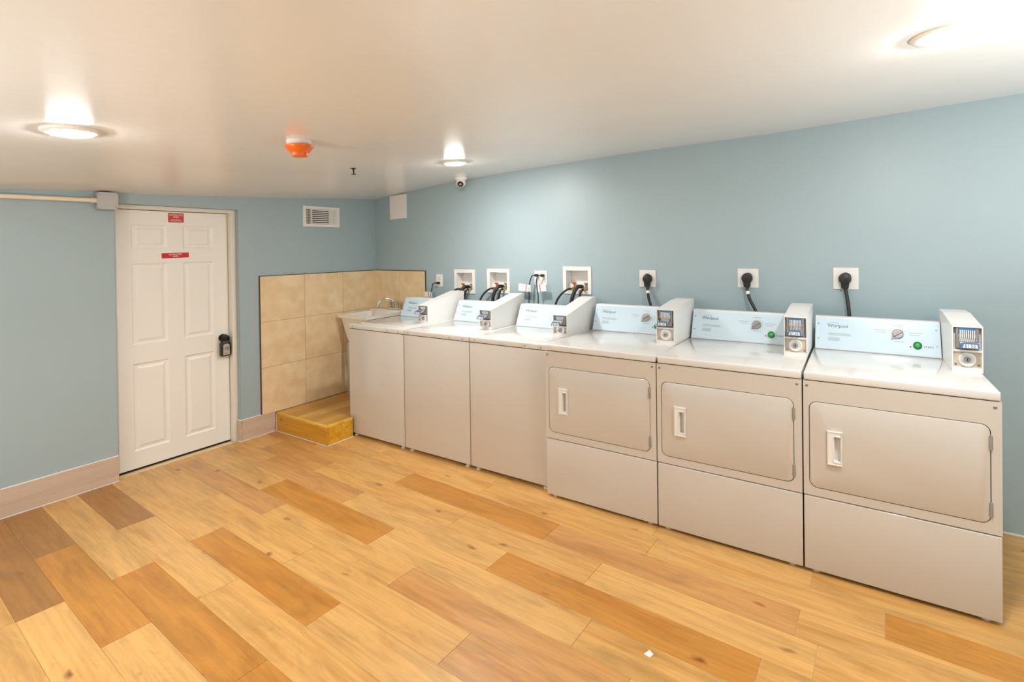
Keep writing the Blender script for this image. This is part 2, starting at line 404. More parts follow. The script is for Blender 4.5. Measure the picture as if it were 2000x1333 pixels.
obj('caulk_line', add_box(nb(), (.001, DY1, HB), (.0105, PY-.12, HB+.005), .001, 1), 'caulk', bb2)
obj('caulk_line', add_box(nb(), (-.034, DY1-.0105, HB), (.0105, DY1, HB+.005), .001, 1), 'caulk', bb2)
obj('caulk_line', add_box(nb(), (-.034, DY1-.016, 0), (.016, PY, .0055), .001, 1), 'caulk', bb2)

# wall tiles around the sink
TT, TS = 1.365, .396
def tiles(parent, place, n, w, flip):
    zs = [TT, TT-TS, TT-2*TS, .166]
    for c in range(n):
        for r_ in range(3):
            z1, z0 = zs[r_], zs[r_+1]; wd = w-.003; hh = (z1-z0)-.003
            bm = nb()
            if flip: add_box(bm, (0, -wd/2, -hh/2), (.009, wd/2, hh/2), .0012, 1)
            else: add_box(bm, (-wd/2, -.009, -hh/2), (wd/2, 0, hh/2), .0012, 1)
            o = obj('tile', bm, 'tile', parent); ctr = (c+.5)*w
            o.location = (.001, -ctr, (z0+z1)/2) if flip else (ctr+.01, -.001, (z0+z1)/2)
tiles(wall_left, None, 3, TS, True); tiles(wall_back, None, 2, .368, False)
obj('grout', add_box(nb(), (.0005, -3*TS, .165), (.0085, -.001, TT)), 'grout', wall_left)
obj('grout', add_box(nb(), (.001, -.0085, .17), (.744, -.0005, TT)), 'grout', wall_back)
obj('tile_trim', add_box(nb(), (.0005, -3*TS-.005, TT), (.0115, -.001, TT+.005)), 'bronze', wall_left)
obj('tile_trim', add_box(nb(), (.0005, -3*TS-.006, HB), (.0115, -3*TS, TT+.005)), 'bronze', wall_left)
obj('tile_trim', add_box(nb(), (.001, -.0115, TT), (.75, -.0005, TT+.005)), 'bronze', wall_back)
obj('tile_trim', add_box(nb(), (.7445, -.0115, .18), (.75, -.0005, TT+.005)), 'bronze', wall_back)

# ------------------------------------------------------------------ door
door = struct(bpy.data.objects.new('door_1', None), 'white six-panel door set back in the left wall'); COL.objects.link(door); door.location = (-.095, 0, 0)
SY0, SY1, SZ0, SZ1 = -2.130, -1.389, .014, 1.895
pan = []
for y0, y1 in ((-2.022, -1.805), (-1.704, -1.497)):
    for z0, z1 in ((1.612, 1.790), (.912, 1.505), (.140, .775)): pan.append((y0, y1, z0, z1))
bm = nb(); add_grid_holes(bm, [SY0, SY1]+[v for q in pan for v in q[:2]], [SZ0, SZ1]+[v for q in pan for v in q[2:]], pan, 0, on_left())
add_box(bm, (-.04, SY0, SZ0), (-.012, SY1, SZ1))
add_box(bm, (-.04, SY0, SZ0), (-.0, SY0+.0005, SZ1)); add_box(bm, (-.04, SY1-.0005, SZ0), (0, SY1, SZ1)); add_box(bm, (-.04, SY0, SZ1-.0005), (0, SY1, SZ1)); add_box(bm, (-.04, SY0, SZ0), (0, SY1, SZ0+.0005))
obj('door_leaf', bm, 'door', door)
for y0, y1, z0, z1 in pan:
    bm = nb(); loops = []
    for ins, d in ((0, 0), (.010, -.007), (.022, -.008), (.040, -.0015)):
        loops.append([bm.verts.new((d, a, b)) for a, b in ((y0+ins, z0+ins), (y1-ins, z0+ins), (y1-ins, z1-ins), (y0+ins, z1-ins))])
    for A, B in zip(loops, loops[1:]):
        for i in range(4): bm.faces.new((A[i], A[(i+1) % 4], B[(i+1) % 4], B[i]))
    bm.faces.new(loops[-1]); obj('panel', bm, 'door', door)
bm = nb(); add_box(bm, (-.04, SY1+.003, 0), (.055, DY1+.0006, DZ+.0006), .002, 1); obj('door_jamb', bm, 'frame', door)
bm = nb(); add_box(bm, (-.04, DY0+.001, 0), (.02, SY0-.002, DZ-.001), .001, 1); obj('door_jamb', bm, 'frame', door)
bm = nb(); add_box(bm, (-.04, DY0-.0006, SZ1+.003), (.0545, SY1+.004, DZ+.0006), .002, 1); obj('door_head', bm, 'frame', door)
obj('threshold', add_box(nb(), (-.1, DY0, 0), (-.005, DY1, .006)), 'dark', door)
obj('backing', add_box(nb(), (-.1, DY0-.02, 0), (-.045, DY1+.02, DZ+.02)), 'dark', door)
KX = on_left(-.0, -1.437, .872)
bm = nb(); add_lathe(bm, [(.03, 0), (.03, .006), (.012, .01), (.011, .032), (.024, .040), (.0285, .052), (.024, .064), (.008, .069), (0, .069)], 24, KX)
obj('door_knob', bm, 'bronzeknob', door, smooth=True)
# key lock box hanging on the knob
lb = thing('key_lock_box', 'black key lock box with grey face hanging from the door knob', 'lock box', (-.095, -1.432, .724))
bm = nb(); add_box(bm, (.012, -.038, 0), (.048, .038, .112), .008, 2); obj('body', bm, 'blackgloss', lb, smooth=True)
bm = nb(); add_prism(bm, [(-.024, .010), (.026, .010), (.024, .090), (.012, .100), (-.012, .100), (-.022, .090)], (.046, .051), on_left(), .0015); obj('face_plate', bm, 'lockbox', lb)
bm = nb(); add_tube(bm, [(.03, -.024, .09), (.03, -.026, .135), (.03, -.012, .168), (.03, .0, .172), (.03, .016, .166), (.03, .026, .135), (.03, .024, .09)], .0055); obj('shackle', bm, 'blackgloss', lb, smooth=True)
bm = nb(); add_box(bm, (.0505, -.012, .05), (.0535, -.006, .075), .001, 1); add_box(bm, (.0505, .0, .05), (.0535, .016, .078), .001, 1); obj('dial_wheels', bm, 'screw', lb)
bm = nb(); add_box(bm, (.0505, -.016, .022), (.053, .020, .028), .001, 1); obj('latch', bm, 'brass', lb)
# signs on the door
sg = thing('warning_sign', 'red sign with white lettering stuck at the top of the door', 'sign', (-.0945, -1.746, 1.848))
obj('plate', add_prism(nb(), rrect(-.053, .053, -.038, .038, .004, 3), (0, .0012), on_left()), 'signwhite', sg)
obj('red_field', add_prism(nb(), rrect(-.0505, .0505, -.0355, .0355, .003, 3), (.0011, .0016), on_left()), 'signred', sg)
text_mesh('lettering', 'RESTRICTED\nAREA', .0165, 'signwhite', on_left(.0018, 0, .013), sg, spacing=.95)
text_mesh('lettering', 'AUTHORIZED\nPERSONNEL ONLY', .0098, 'signwhite', on_left(.0018, 0, -.020), sg)
sg = thing('warning_sign', 'narrow red strip sign with white lettering below the upper door panels', 'sign', (-.0945, -1.753, 1.5585), rot=(math.radians(1.6), 0, 0))
obj('plate', add_prism(nb(), rrect(-.091, .091, -.0225, .0225, .003, 3), (0, .0012), on_left()), 'signwhite', sg)
obj('red_field', add_prism(nb(), rrect(-.088, .088, -.0195, .0195, .002, 3), (.0011, .0016), on_left()), 'signred', sg)
text_mesh('lettering', 'RESTRICTED\nAREA', .0155, 'signwhite', on_left(.0018, 0, .0), sg)

# ------------------------------------------------------------------ step below the sink
st = thing('step_platform', 'low varnished wooden step in the corner under the utility sink', 'step', (0, 0, 0))
SC = [(.64, .35, .08), (.54, .28, .055), (.68, .40, .10), (.57, .30, .06), (.66, .37, .08)]
xs = [.012, .15, .29, .43, .565]
for i in range(5):
    if i < 4: bm = add_box(nb(), (-(xs[i+1]-xs[i])/2+.0005, -.5225, PZ-.022), ((xs[i+1]-xs[i])/2-.0005, .5225, PZ), .0015, 1); loc = ((xs[i]+xs[i+1])/2, -.535, 0)
    else:
        bm = nb(); add_prism(bm, [(xs[4]+.0005, -.0125), (xs[4]+.0005, PY+.012), (PX-.012, PY+.012), (PX-.012, -.83), (PXB, -.83), (PXB, -.0125)], (PZ-.022, PZ), None, .0015); loc = (0, 0, 0)
    o = obj('board', bm, 'step_top', st, color=SC[i]); o.location = loc
obj('front_board', add_box(nb(), (.013, PY, .006), (PX-.001, PY+.014, PZ-.020), .001, 1), 'step_front', st, color=(.68, .34, .03))
obj('side_board', add_box(nb(), (PX-.014, PY+.015, .006), (PX, -.83, PZ-.020), .001, 1), 'step_front', st, color=(.76, .42, .04))
bm = nb(); add_box(bm, (.013, PY-.003, PZ-.022), (PX+.003, PY+.012, PZ+.001), .005, 2); obj('nosing', bm, 'step_front', st, color=(.80, .52, .07), smooth=True)
bm = nb(); add_box(bm, (PX-.012, PY+.012, PZ-.022), (PX+.003, -.83, PZ+.001), .005, 2); obj('nosing', bm, 'step_front', st, color=(.82, .56, .08), smooth=True)
obj('inner_frame', add_prism(nb(), [(.02, -.02), (.02, PY+.016), (PX-.018, PY+.016), (PX-.018, -.832), (PXB-.004, -.832), (PXB-.004, -.02)], (.001, PZ-.023)), 'dark', st)
obj('caulk_line', add_box(nb(), (.013, PY-.004, 0), (PX+.004, PY, .0055)), 'caulk', st)
obj('caulk_line', add_box(nb(), (PX, PY-.004, 0), (PX+.004, -.828, .0055)), 'caulk', st)
obj('caulk_line', add_box(nb(), (.0125, PY-.004, .0), (.0165, PY, PZ-.02)), 'caulk', st)

# ------------------------------------------------------------------ utility sink with faucet
sk = thing('utility_sink', 'white plastic utility sink in the corner beside the washing machines', 'sink', (.275, -.27, PZ))
H = .955-PZ
def loops_obj(name, lps, m, parent, close=True):
    bm = nb(); R = []
    for (x0, x1, y0, y1, r_, z) in lps: R.append([bm.verts.new((a, b, z)) for a, b in rrect(x0, x1, y0, y1, r_, 4)])
    for A, B in zip(R, R[1:]):
        n = len(A)
        for i in range(n): bm.faces.new((A[i], A[(i+1) % n], B[(i+1) % n], B[i]))
    if close: bm.faces.new(R[-1])
    return obj(name, bm, m, parent, smooth=True, recalc=True)
w, d = .215, .225
loops_obj('basin', [(-w+.03, w-.03, -d+.03, d-.10, .03, H), (-w+.035, w-.035, -d+.035, d-.105, .03, H-.01), (-w+.085, w-.085, -d+.085, d-.125, .05, H-.27), (-w+.11, w-.11, -d+.11, d-.15, .05, H-.28)], 'tub', sk)
loops_obj('tub_shell', [(-w+.014, w-.014, -d+.014, d-.02, .03, H-.026), (-w+.022, w-.022, -d+.022, d-.03, .035, H-.08), (-w+.048, w-.048, -d+.04, d-.06, .045, H-.22), (-w+.058, w-.058, -d+.048, d-.07, .05, H-.26), (-w+.085, w-.085, -d+.07, d-.08, .05, H-.285)], 'tub', sk)
bm = nb(); add_ring(bm, (-w, w, -d, d), rrect(-w+.03, w-.03, -d+.03, d-.10, .03, 5), H-.028, H); bmesh.ops.bevel(bm, geom=[e for e in bm.edges if e.calc_face_angle(0) > 1.2], offset=.004, segments=2, affect='EDGES'); obj('rim', bm, 'tub', sk, smooth=True)
bm = nb(); add_box(bm, (-w, d-.085, H-.01), (w, d, H+.018), .008, 2); obj('back_ledge', bm, 'tub', sk, smooth=True)
loops_obj('drain_box', [(-.14, .14, -.165, .12, .03, H-.28), (-.136, .136, -.16, .115, .03, H-.345), (-.12, .12, -.14, .10, .03, H-.36)], 'tub', sk)
for sx in (-1, 1):
    for sy in (-1, 1):
        bm = nb(); add_box(bm, (sx*.122-.016, sy*.172-.012, .001), (sx*.122+.016, sy*.172+.012, H-.27), .002, 1); obj('leg', bm, 'steel', sk)
obj('drain_pipe', add_cyl(nb(), (0, 0, .02), (0, 0, H-.35), .02), 'white', sk, smooth=True)
fc = thing('faucet', 'chrome two-handle faucet with curved spout on the utility sink', 'faucet', (.37, -.075, .9735))
bm = nb(); add_box(bm, (-.085, -.026, 0), (.085, .026, .018), .006, 2); obj('base', bm, 'chrome', fc, smooth=True)
for sx in (-1, 1):
    bm = nb(); add_lathe(bm, [(.020, 0), (.020, .012), (.013, .018), (.013, .032), (.022, .038), (.024, .06), (.017, .068), (0, .070)], 12, Matrix.Translation((sx*.055, 0, .016)))
    obj('handle', bm, 'chrome', fc, smooth=True)
bm = nb(); add_tube(bm, [(0, 0, .015), (0, -.005, .07), (-.02, -.03, .105), (-.05, -.075, .112), (-.075, -.11, .09), (-.085, -.125, .055)], .0095); add_cyl(bm, (-.085, -.125, .06), (-.088, -.13, .035), .013); obj('spout', bm, 'chrome', fc, smooth=True)

# ------------------------------------------------------------------ washers and dryers
def console(T, x0, x1, yb, zb, yt, zt, yback, dryer):
    """sloped control console between x0 and x1; returns the mapping on its sloped face"""
    poly = [(yb, zb), (yt, zt), (yt+.012, zt+.006), (yback, zt+.006), (yback, zb)]
    bm = nb(); add_prism(bm, poly, (x0, x1), Matrix(((0, 0, 1, 0), (1, 0, 0, 0), (0, 1, 0, 0), (0, 0, 0, 1))), .003)
    c = obj('console', bm, 'console', T, smooth=True)
    FX = frame_m((x0, yb, zb), (1, 0, 0), (0, yt-yb, zt-zb)); hgt = math.hypot(yt-yb, zt-zb); wd = x1-x0
    obj('control_panel', add_prism(nb(), rrect(.004, wd-.002, .004, hgt-.004, .008, 3), (0, .0018), FX), 'film', c)
    sx = [.018] + ([wd-.018] if dryer else [])
    for x in sx:
        for v in (.33, .79):
            obj('screw', add_lathe(nb(), [(.0042, 0), (.0042, .001), (.003, .0022), (0, .0024)], 10, FX @ Matrix.Translation((x, v*hgt, .0018))), 'screw', c, smooth=True)
    text_mesh('brand_lettering', 'Whirlpool', .0265, 'print', FX @ Matrix.Translation((.118, hgt*.735, .002)), c, spacing=.95)
    bm = nb(); pts = [FX @ Vector((.098+.034*math.cos(t), hgt*.755+.0165*math.sin(t), .0022)) for t in [math.radians(175-a*10) for a in range(14)]]
    add_tube(bm, pts, .0006, 5, 0); obj('brand_swirl', bm, 'print', c)
    for v, a, b in ((.50, .070, .180), (.455, .070, .188), (.36, .070, .130), (.325, .070, .125), (.29, .070, .130)):
        obj('print_line', add_box(nb(), (a, v*hgt-.0022, .0018), (b, v*hgt+.0022, .0022), X=FX), 'faint', c)
    if dryer:
        DX = FX @ Matrix.Translation((.412, hgt*.61, .0018))
        bm = nb(); add_lathe(bm, [(.027, 0), (.0265, .010), (.023, .014), (0, .014)], 28, DX); obj('dial', bm, 'silver', c, smooth=True)
        bm = nb(); add_box(bm, (-.005, -.026, .012), (.005, .026, .024), .002, 1, DX @ Matrix.Rotation(math.radians(-55), 4, 'Z')); obj('dial_grip', bm, 'silver', c)
        bm = nb(); add_prism(bm, [(-.032, -.032), (-.006, -.026), (-.026, -.006)], (0, .009), DX, .001); obj('dial_pointer', bm, 'silver', c)
        for a, b, v in ((-.115, -.05, .018), (-.10, -.055, .006), (-.024, .024, .047), (.05, .115, .010), (.055, .10, -.002), (-.02, .03, -.042)):
            obj('print_line', add_box(nb(), (a, v-.0018, 0), (b, v+.0018, .0004), X=DX), 'faint', c)
        bm = nb()
        for a in range(30, 151, 24):
            add_cyl(bm, DX @ Vector((.037*math.cos(math.radians(a)), .037*math.sin(math.radians(a)), 0)), DX @ Vector((.037*math.cos(math.radians(a)), .037*math.sin(math.radians(a)), .0005)), .0016, seg=6)
        obj('dial_marks', bm, 'print', c)
        BX = FX @ Matrix.Translation((.500, hgt*.31, .0018))
        bm = nb(); add_lathe(bm, [(.020, 0), (.020, .008), (.014, .010), (.014, .006), (0, .006)], 24, BX); obj('button_ring', bm, 'greendark', c, smooth=True)
        bm = nb(); add_lathe(bm, [(.0138, .004), (.0138, .010), (.010, .013), (0, .014)], 20, BX); obj('start_button', bm, 'green', c, smooth=True)
        obj('indicator_light', add_lathe(nb(), [(.004, 0), (.004, .003), (0, .005)], 10, FX @ Matrix.Translation((.468, hgt*.265, .0018))), 'red', c, smooth=True)
        text_mesh('start_lettering', 'START', .0135, 'print', FX @ Matrix.Translation((.550, hgt*.285, .002)), c, spacing=1.15)
    else:
        bm = nb()
        for q in range(4):
            add_cyl(bm, FX @ Vector((wd-.085+q*.02, .045, .0018)), FX @ Vector((wd-.085+q*.02, .045, .004)), .0035, seg=8)
        obj('indicator_dots', bm, 'print', c)
        for a, b, v in ((wd-.16, wd-.03, .72), (wd-.15, wd-.05, .66)):
            obj('print_line', add_box(nb(), (a, v*hgt-.0018, .0018), (b, v*hgt+.0018, .0022), X=FX), 'faint', c)
    return c

def coin_box(T, x0, x1, yf, zb, zft, yk, zk, yb):
    """upright coin meter case: open front with coin slide above and round lock below, sloped top"""
    wd = x1-x0; YZ = Matrix(((0, 0, 1, 0), (1, 0, 0, 0), (0, 1, 0, 0), (0, 0, 0, 1)))
    prof = [(yf, zb), (yf, zft), (yk, zk), (yb, zk), (yb, zb)]
    bm = nb(); t = .005
    add_prism(bm, prof, (x0, x0+t), YZ, .0012); add_prism(bm, prof, (x1-t, x1), YZ, .0012)
    add_prism(bm, [(yf+.0005, zft-.006), (yf+.0005, zft-.0002), (yk, zk-.0002), (yk, zk-.006)], (x0+t-.001, x1-t+.001), YZ)
    add_prism(bm, [(yk, zk-.006), (yk, zk-.0002), (yb, zk-.0002), (yb, zk-.006)], (x0+t-.001, x1-t+.001), YZ)
    add_box(bm, (x0+t, yb-.005, zb), (x1-t, yb-.0003, zk-.002))
    zm = zb+(zft-zb)*.46
    add_box(bm, (x0+t-.001, yf+.002, zm-.004), (x1-t+.001, yf+.05, zm+.004))                # divider shelf
    add_box(bm, (x0+t-.001, yf+.03, zm), (x1-t+.001, yf+.034, zft-.002+.0))                 # upper recess back
    add_box(bm, (x0+t-.001, yf+.004, zb), (x1-t+.001, yf+.02, zb+.022))                     # sill
    c = obj('coin_box', bm, 'case', T)
    xm = (x0+x1)/2
    bm = nb(); add_box(bm, (x0+t, yf+.012, zb+.02), (x1-t, yf+.016, zm-.003)); obj('lock_plate', bm, 'lockplate', c)
    LX = on_back(xm, yf+.012, (zb+.018+zm)/2)
    obj('lock_ring', add_lathe(nb(), [(.034, 0), (.034, .006), (.029, .012), (.024, .009), (.021, .006), (.0, .006)], 28, LX), 'case', c, smooth=True)
    obj('lock_cylinder', add_lathe(nb(), [(.014, .004), (.014, .013), (.011, .014), (0, .014)], 20, LX), 'silver', c, smooth=True)
    obj('keyhole', add_box(nb(), (-.0018, -.006, .0138), (.0018, .006, .0145), X=LX), 'dark', c)
    for sx in (-1, 1):
        obj('screw', add_lathe(nb(), [(.005, 0), (.005, .002), (0, .003)], 10, on_back(xm+sx*(wd/2-.016), yf+.012, zb+.034)), 'screw', c, smooth=True)
    # coin slide: body plate, slotted tray, price plate
    zt_ = zm+.012; hh = zft-zm-.014
    bm = nb(); add_box(bm, (xm-.043, yf+.006, zt_), (xm+.043, yf+.032, zt_+hh*.95), .003, 1); obj('slide_body', bm, 'silver', c)
    TX = frame_m((xm, yf-.052, zt_+hh*.30), (1, 0, 0), (0, 1, .35))
    bm = nb(); add_box(bm, (-.035, 0, -.005), (.035, .085, .005), .002, 1, TX); obj('coin_tray', bm, 'chrome', c)
    obj('tray_cover', add_box(nb(), (xm-.034, yf+.003, zt_+hh*.66), (xm+.034, yf+.007, zt_+hh*.93), .001, 1), 'blue', c)
    for q in range(8):
        xq = -.0265+q*.0076
        obj('coin_slot', add_box(nb(), (xm+xq-.0022, yf+.0005, zt_+hh*.45), (xm+xq+.0022, yf+.0045, zt_+hh*.84)), 'white', c)
    PXm = on_back(xm, yf-.058, zt_+hh*.24)
    bm = nb(); add_prism(bm, [(-.036, -.013), (.036, -.013), (.030, .012), (-.024, .012), (-.030, .004)], (-.004, .004), PXm, .001); obj('price_plate', bm, 'blue', c)
    obj('price_card', add_prism(nb(), [(-.027, -.0105), (.029, -.0105), (.026, .006), (-.022, .006)], (.004, .0046), PXm), 'signwhite', c)
    text_mesh('price_lettering', '$1.50', .0185, 'black', PXm @ Matrix.Translation((0, -.0025, .0048)), c, ext=.0003, spacing=1.0)
    return c

def common(T, wdt, yf, yb, zb, zsplit, zdeck, dk):
    for x in (.05, wdt-.05):
        for y in (yf+.035, yb-.06):
            obj('foot', add_lathe(nb(), [(.018, 0), (.020, .004), (.020, .010), (.010, .014), (.010, zb+.02)], 14, Matrix.Translation((x, y, 0))), 'white' if y < -.5 else 'black', T, smooth=True)

Z_W, D_W, X_W, P_W, YFW, ZWB, DKW = .954, .0, .6788, .6771, -.8217, .028, .040
wl = ['white washing machine at the left end, next to the utility sink', 'white washing machine in the middle of the three washers', 'white washing machine directly beside the first dryer']
for i in range(3):
    T = thing('washing_machine', wl[i], 'washing machine', (X_W+i*P_W, 0, 0), 'coin-operated washing machines along the wall')
    wd = P_W-.003; yb = -.11
    bm = nb(); add_box(bm, (.0015, YFW+.002, ZWB), (wd-.0015, yb, Z_W-DKW), .006, 2); obj('cabinet', bm, 'appl', T, smooth=True)
    bm = nb(); add_box(bm, (.001, YFW, Z_W-DKW+.0025), (wd-.001, yb+.002, Z_W), .006, 3); obj('top_deck', bm, 'appl_lit', T, smooth=True)
    obj('deck_gap', add_box(nb(), (.008, YFW+.006, Z_W-DKW-.002), (wd-.008, yb-.01, Z_W-DKW+.004)), 'dark', T)
    bm = nb(); add_prism(bm, rrect(.05, wd-.05, YFW+.07, -.32, .03, 4), (Z_W-.004, Z_W+.005), None, .002); obj('lid', bm, 'appl_lit', T, smooth=True)
    for x in (.05, wd*.5+.15, wd-.06):
        obj('screw', add_lathe(nb(), [(.006, 0), (.006, .0012), (.004, .003), (0, .0034)], 10, on_back(x, YFW, Z_W-DKW*.55)), 'screw', T, smooth=True)
    obj('screw', add_lathe(nb(), [(.004, 0), (.004, .0012), (0, .002)], 8, on_back(wd-.008, YFW+.002, .115)), 'screw', T, smooth=True)
    console(T, .010, wd-.148, -.275, Z_W, -.205, 1.118, -.125, False)
    coin_box(T, wd-.146, wd-.028, -.535, Z_W, 1.108, -.145, 1.198, -.09)
    common(T, wd, YFW, yb, ZWB, 0, 0, 0)

X_D, P_D, YFD, ZDB, ZDS, Z_D, DKD = 2.7131, .7435, -.8705, .016, .3741, .9694, .0415
dl = ['white dryer directly beside the last washing machine', 'white dryer in the middle of the three dryers', 'white dryer at the right end of the row, nearest the camera']
for i in range(3):
    T = thing('tumble_dryer', dl[i], 'dryer', (X_D+i*P_D, 0, 0), 'coin-operated dryers along the wall')
    wd = P_D-.005; yb = -.11; ZU = Z_D-DKD
    bm = nb(); add_box(bm, (.003, YFD+.022, ZDB+.012), (wd-.003, yb, ZU-.004), .004, 1); obj('cabinet', bm, 'appl', T)
    bm = nb(); add_box(bm, (.003, YFD, ZU+.003), (wd-.003, yb+.002, Z_D), .006, 3); obj('top_deck', bm, 'appl_lit', T, smooth=True)
    obj('deck_gap', add_box(nb(), (.008, YFD+.007, ZU-.006), (wd-.008, -.2, ZU+.006)), 'dark', T)
    obj('deck_gap', add_box(nb(), (.006, YFD+.012, ZDS-.008), (wd-.006, YFD+.03, ZDS+.008)), 'dark', T)
    # front frame with the door opening
    dx0, dx1, dz0, dz1 = .028, .700, .420, .829
    bm = nb(); add_ring(bm, (.0005, wd-.0005, ZDS+.003, ZU), rrect(dx0-.003, dx1+.003, dz0-.003, dz1+.003, .036, 8), 0, .022, on_back(0, YFD+.022, 0))
    obj('front_panel', bm, 'appl', T)
    obj('opening_shadow', add_box(nb(), (dx0-.01, YFD+.014, dz0-.01), (dx1+.01, YFD+.0215, dz1+.01)), 'dark', T)
    bm = nb(); add_box(bm, (.0005, YFD, ZDB), (wd-.0005, YFD+.022, ZDS-.0025), .006, 3); obj('lower_panel', bm, 'appl', T, smooth=True)
    bm = nb(); add_plate_hole(bm, rrect(dx0, dx1, dz0, dz1, .033, 8), [(.131, .562), (.160, .562), (.160, .680), (.131, .680)], (0, .0155), on_back(0, YFD+.013, 0), .003); dr = obj('door', bm, 'appl', T, smooth=True)
    hx0, hx1, hz0, hz1 = .104, .164, .546, .702; yface = YFD-.0025
    bm = nb(); add_ring(bm, (hx0, hx1, hz0, hz1), rrect(.131, .160, .562, .680, .003, 2), 0, .010, on_back(0, yface, 0))
    bmesh.ops.bevel(bm, geom=[e for e in bm.edges if e.calc_face_angle(0) > 1.2], offset=.0025, segments=2, affect='EDGES'); obj('handle', bm, 'dryerhandle', dr, smooth=True)
    bm = nb(); yd_ = YFD+.0135
    for lo, hi in (((.130, yd_-.001, .561), (.161, yd_, .681)), ((.1305, yface, .561), (.1315, yd_, .681)), ((.1595, yface, .561), (.1605, yd_, .681)), ((.130, yface, .5615), (.161, yd_, .5625)), ((.130, yface, .6795), (.161, yd_, .6805))): add_box(bm, lo, hi)
    obj('handle_recess', bm, 'dryerhandle', dr)
    for z0, z1 in ((.727, .788), (.448, .510)):
        bm = nb(); add_cyl(bm, (dx1+.0015, YFD-.003, z0), (dx1+.0015, YFD-.003, z1), .005, seg=12); add_box(bm, (dx1-.006, YFD-.004, z0+.004), (dx1+.008, YFD+.004, z1-.004), .001, 1); obj('hinge', bm, 'silver', dr, smooth=True)
    for x in (.017, wd-.022):
        obj('screw', add_lathe(nb(), [(.0065, 0), (.0065, .0012), (.0045, .003), (0, .0034)], 12, on_back(x, YFD, .906)), 'screw', T, smooth=True)
    console(T, .012, wd-.122, -.245, Z_D, -.175, 1.148, -.125, True)
    coin_box(T, wd-.118, wd-.001, -.535, Z_D, 1.188, -.24, 1.218, -.10)
    common(T, wd, YFD, yb, ZDB, 0, 0, 0)

# ------------------------------------------------------------------ supply boxes, hoses, outlets, cords on the back wall
pos = ['the left one, closest to the tiles', 'the middle one of three', 'the right one, beside the double cord outlet']
ord_ = ['left', 'middle', 'right']
for i, b in enumerate(BOXES):
    x0, x1, z0, z1 = b['x0'], b['x1'], b['z0'], b['z1']; w = x1-x0
    T = thing('washer_supply_box', 'white recessed washer supply box in the wall, '+pos[i], 'supply box', (x0, 0, z0), 'recessed washer supply boxes')
    h = z1-z0
    bm = nb(); add_ring(bm, (0, w, 0, h), rrect(.030, w-.030, .032, h-.032, .004, 2), -.001, .008, on_back()); obj('face_frame', bm, 'white', T)
    bm = nb(); ix0, ix1, iz0, iz1, dd = .029, w-.029, .031, h-.031, .085
    for lo, hi in (((ix0, dd, iz0), (ix1, dd+.002, iz1)), ((ix0-.002, 0, iz0), (ix0, dd, iz1)), ((ix1, 0, iz0), (ix1+.002, dd, iz1)), ((ix0, 0, iz1), (ix1, dd, iz1+.002)), ((ix0, 0, iz0-.002), (ix1, dd, iz0))): add_box(bm, lo, hi)
    obj('recess', bm, 'white', T)
    bm = nb(); add_box(bm, (ix0+.001, .03, iz0), (ix1-.001, dd-.001, iz0+.05), .002, 1); obj('valve_shelf', bm, 'white', T)
    va, vb = w*.36, w*.78
    for vx, mt in ((va, 'red'), (vb, 'bluehandle')):
        v = obj('valve', add_cyl(nb(), (vx, .03, iz0+.012), (vx, -.012, iz0+.012), .010, seg=12), 'brass', T, smooth=True)
        bm = nb(); add_cyl(bm, (vx, .012, iz0+.02), (vx, .012, iz0+.05), .006, seg=10); obj('valve_stem', bm, 'brass', v, smooth=True)
        bm = nb(); add_box(bm, (vx-.014, .002, iz0+.046), (vx+.014, .022, iz0+.060), .003, 1); obj('valve_handle', bm, mt, v)
        bm = nb(); add_cyl(bm, (vx, -.008, iz0+.012), (vx-.004, -.030, iz0+.008), .0135, seg=10); obj('coupling', bm, 'brass', v, smooth=True)
    zz = z0+iz0
    def hose(label, pts, r): tag(obj('hose', add_tube(nb(), pts, r, 10), 'black', smooth=True), label, 'hose', 'hoses from the supply boxes')
    hose('thin black hose curving left from the %s supply box' % ord_[i], [(x0+va, -.022, zz+.012), (x0+va-.03, -.05, zz+.006), (x0+va-.085, -.066, zz-.04), (x0+va-.125, -.075, zz-.11), (x0+va-.14, -.075, zz-.22), (x0+va-.14, -.075, .82)], .0088)
    hose('thin black hose dropping from the right valve of the %s supply box' % ord_[i], [(x0+vb, -.022, zz+.012), (x0+vb-.01, -.05, zz+.0), (x0+vb-.022, -.058, zz-.05), (x0+vb-.028, -.060, zz-.13), (x0+vb-.028, -.060, .82)], .0088)
    hose('thick black drain hose arching out of the %s supply box' % ord_[i], [(x0+w*.62, .05, zz+.02), (x0+w*.60, .0, zz+.03), (x0+w*.56, -.035, zz+.022), (x0+w*.49, -.062, zz-.03), (x0+w*.44, -.07, zz-.11), (x0+w*.42, -.07, .82)], .0155)

def outlet(label, x0, x1, z0, z1, duplex):
    T = thing('wall_outlet', label, 'outlet', ((x0+x1)/2, 0, z0)); w = (x1-x0)/2; h = z1-z0
    bm = nb(); add_prism(bm, rrect(-w, w, 0, h, .004, 2), (0, .006), on_back(0, -.0002, 0), .0015); obj('cover_plate', bm, 'white', T)
    if duplex:
        for xs_ in duplex:
            for zc in (h*.31, h*.69):
                r_ = obj('receptacle', add_prism(nb(), rrect(xs_-.016, xs_+.016, zc-.013, zc+.013, .010, 3), (.006, .0085), on_back()), 'white', T)
                bm = nb()
                for sx in (-.006, .006): add_box(bm, (xs_+sx-.001, -.0092, zc-.004), (xs_+sx+.001, -.008, zc+.005))
                obj('slots', bm, 'dark', r_)
    else:
        obj('receptacle', add_lathe(nb(), [(.030, 0), (.030, .004), (.027, .005), (0, .005)], 24, on_back(0, -.006, h*.56)), 'blackgloss', T, smooth=True)
    return T
outlet('small white wall outlet just right of the tan tiles', .893, .975, 1.218, 1.338, [0.0])
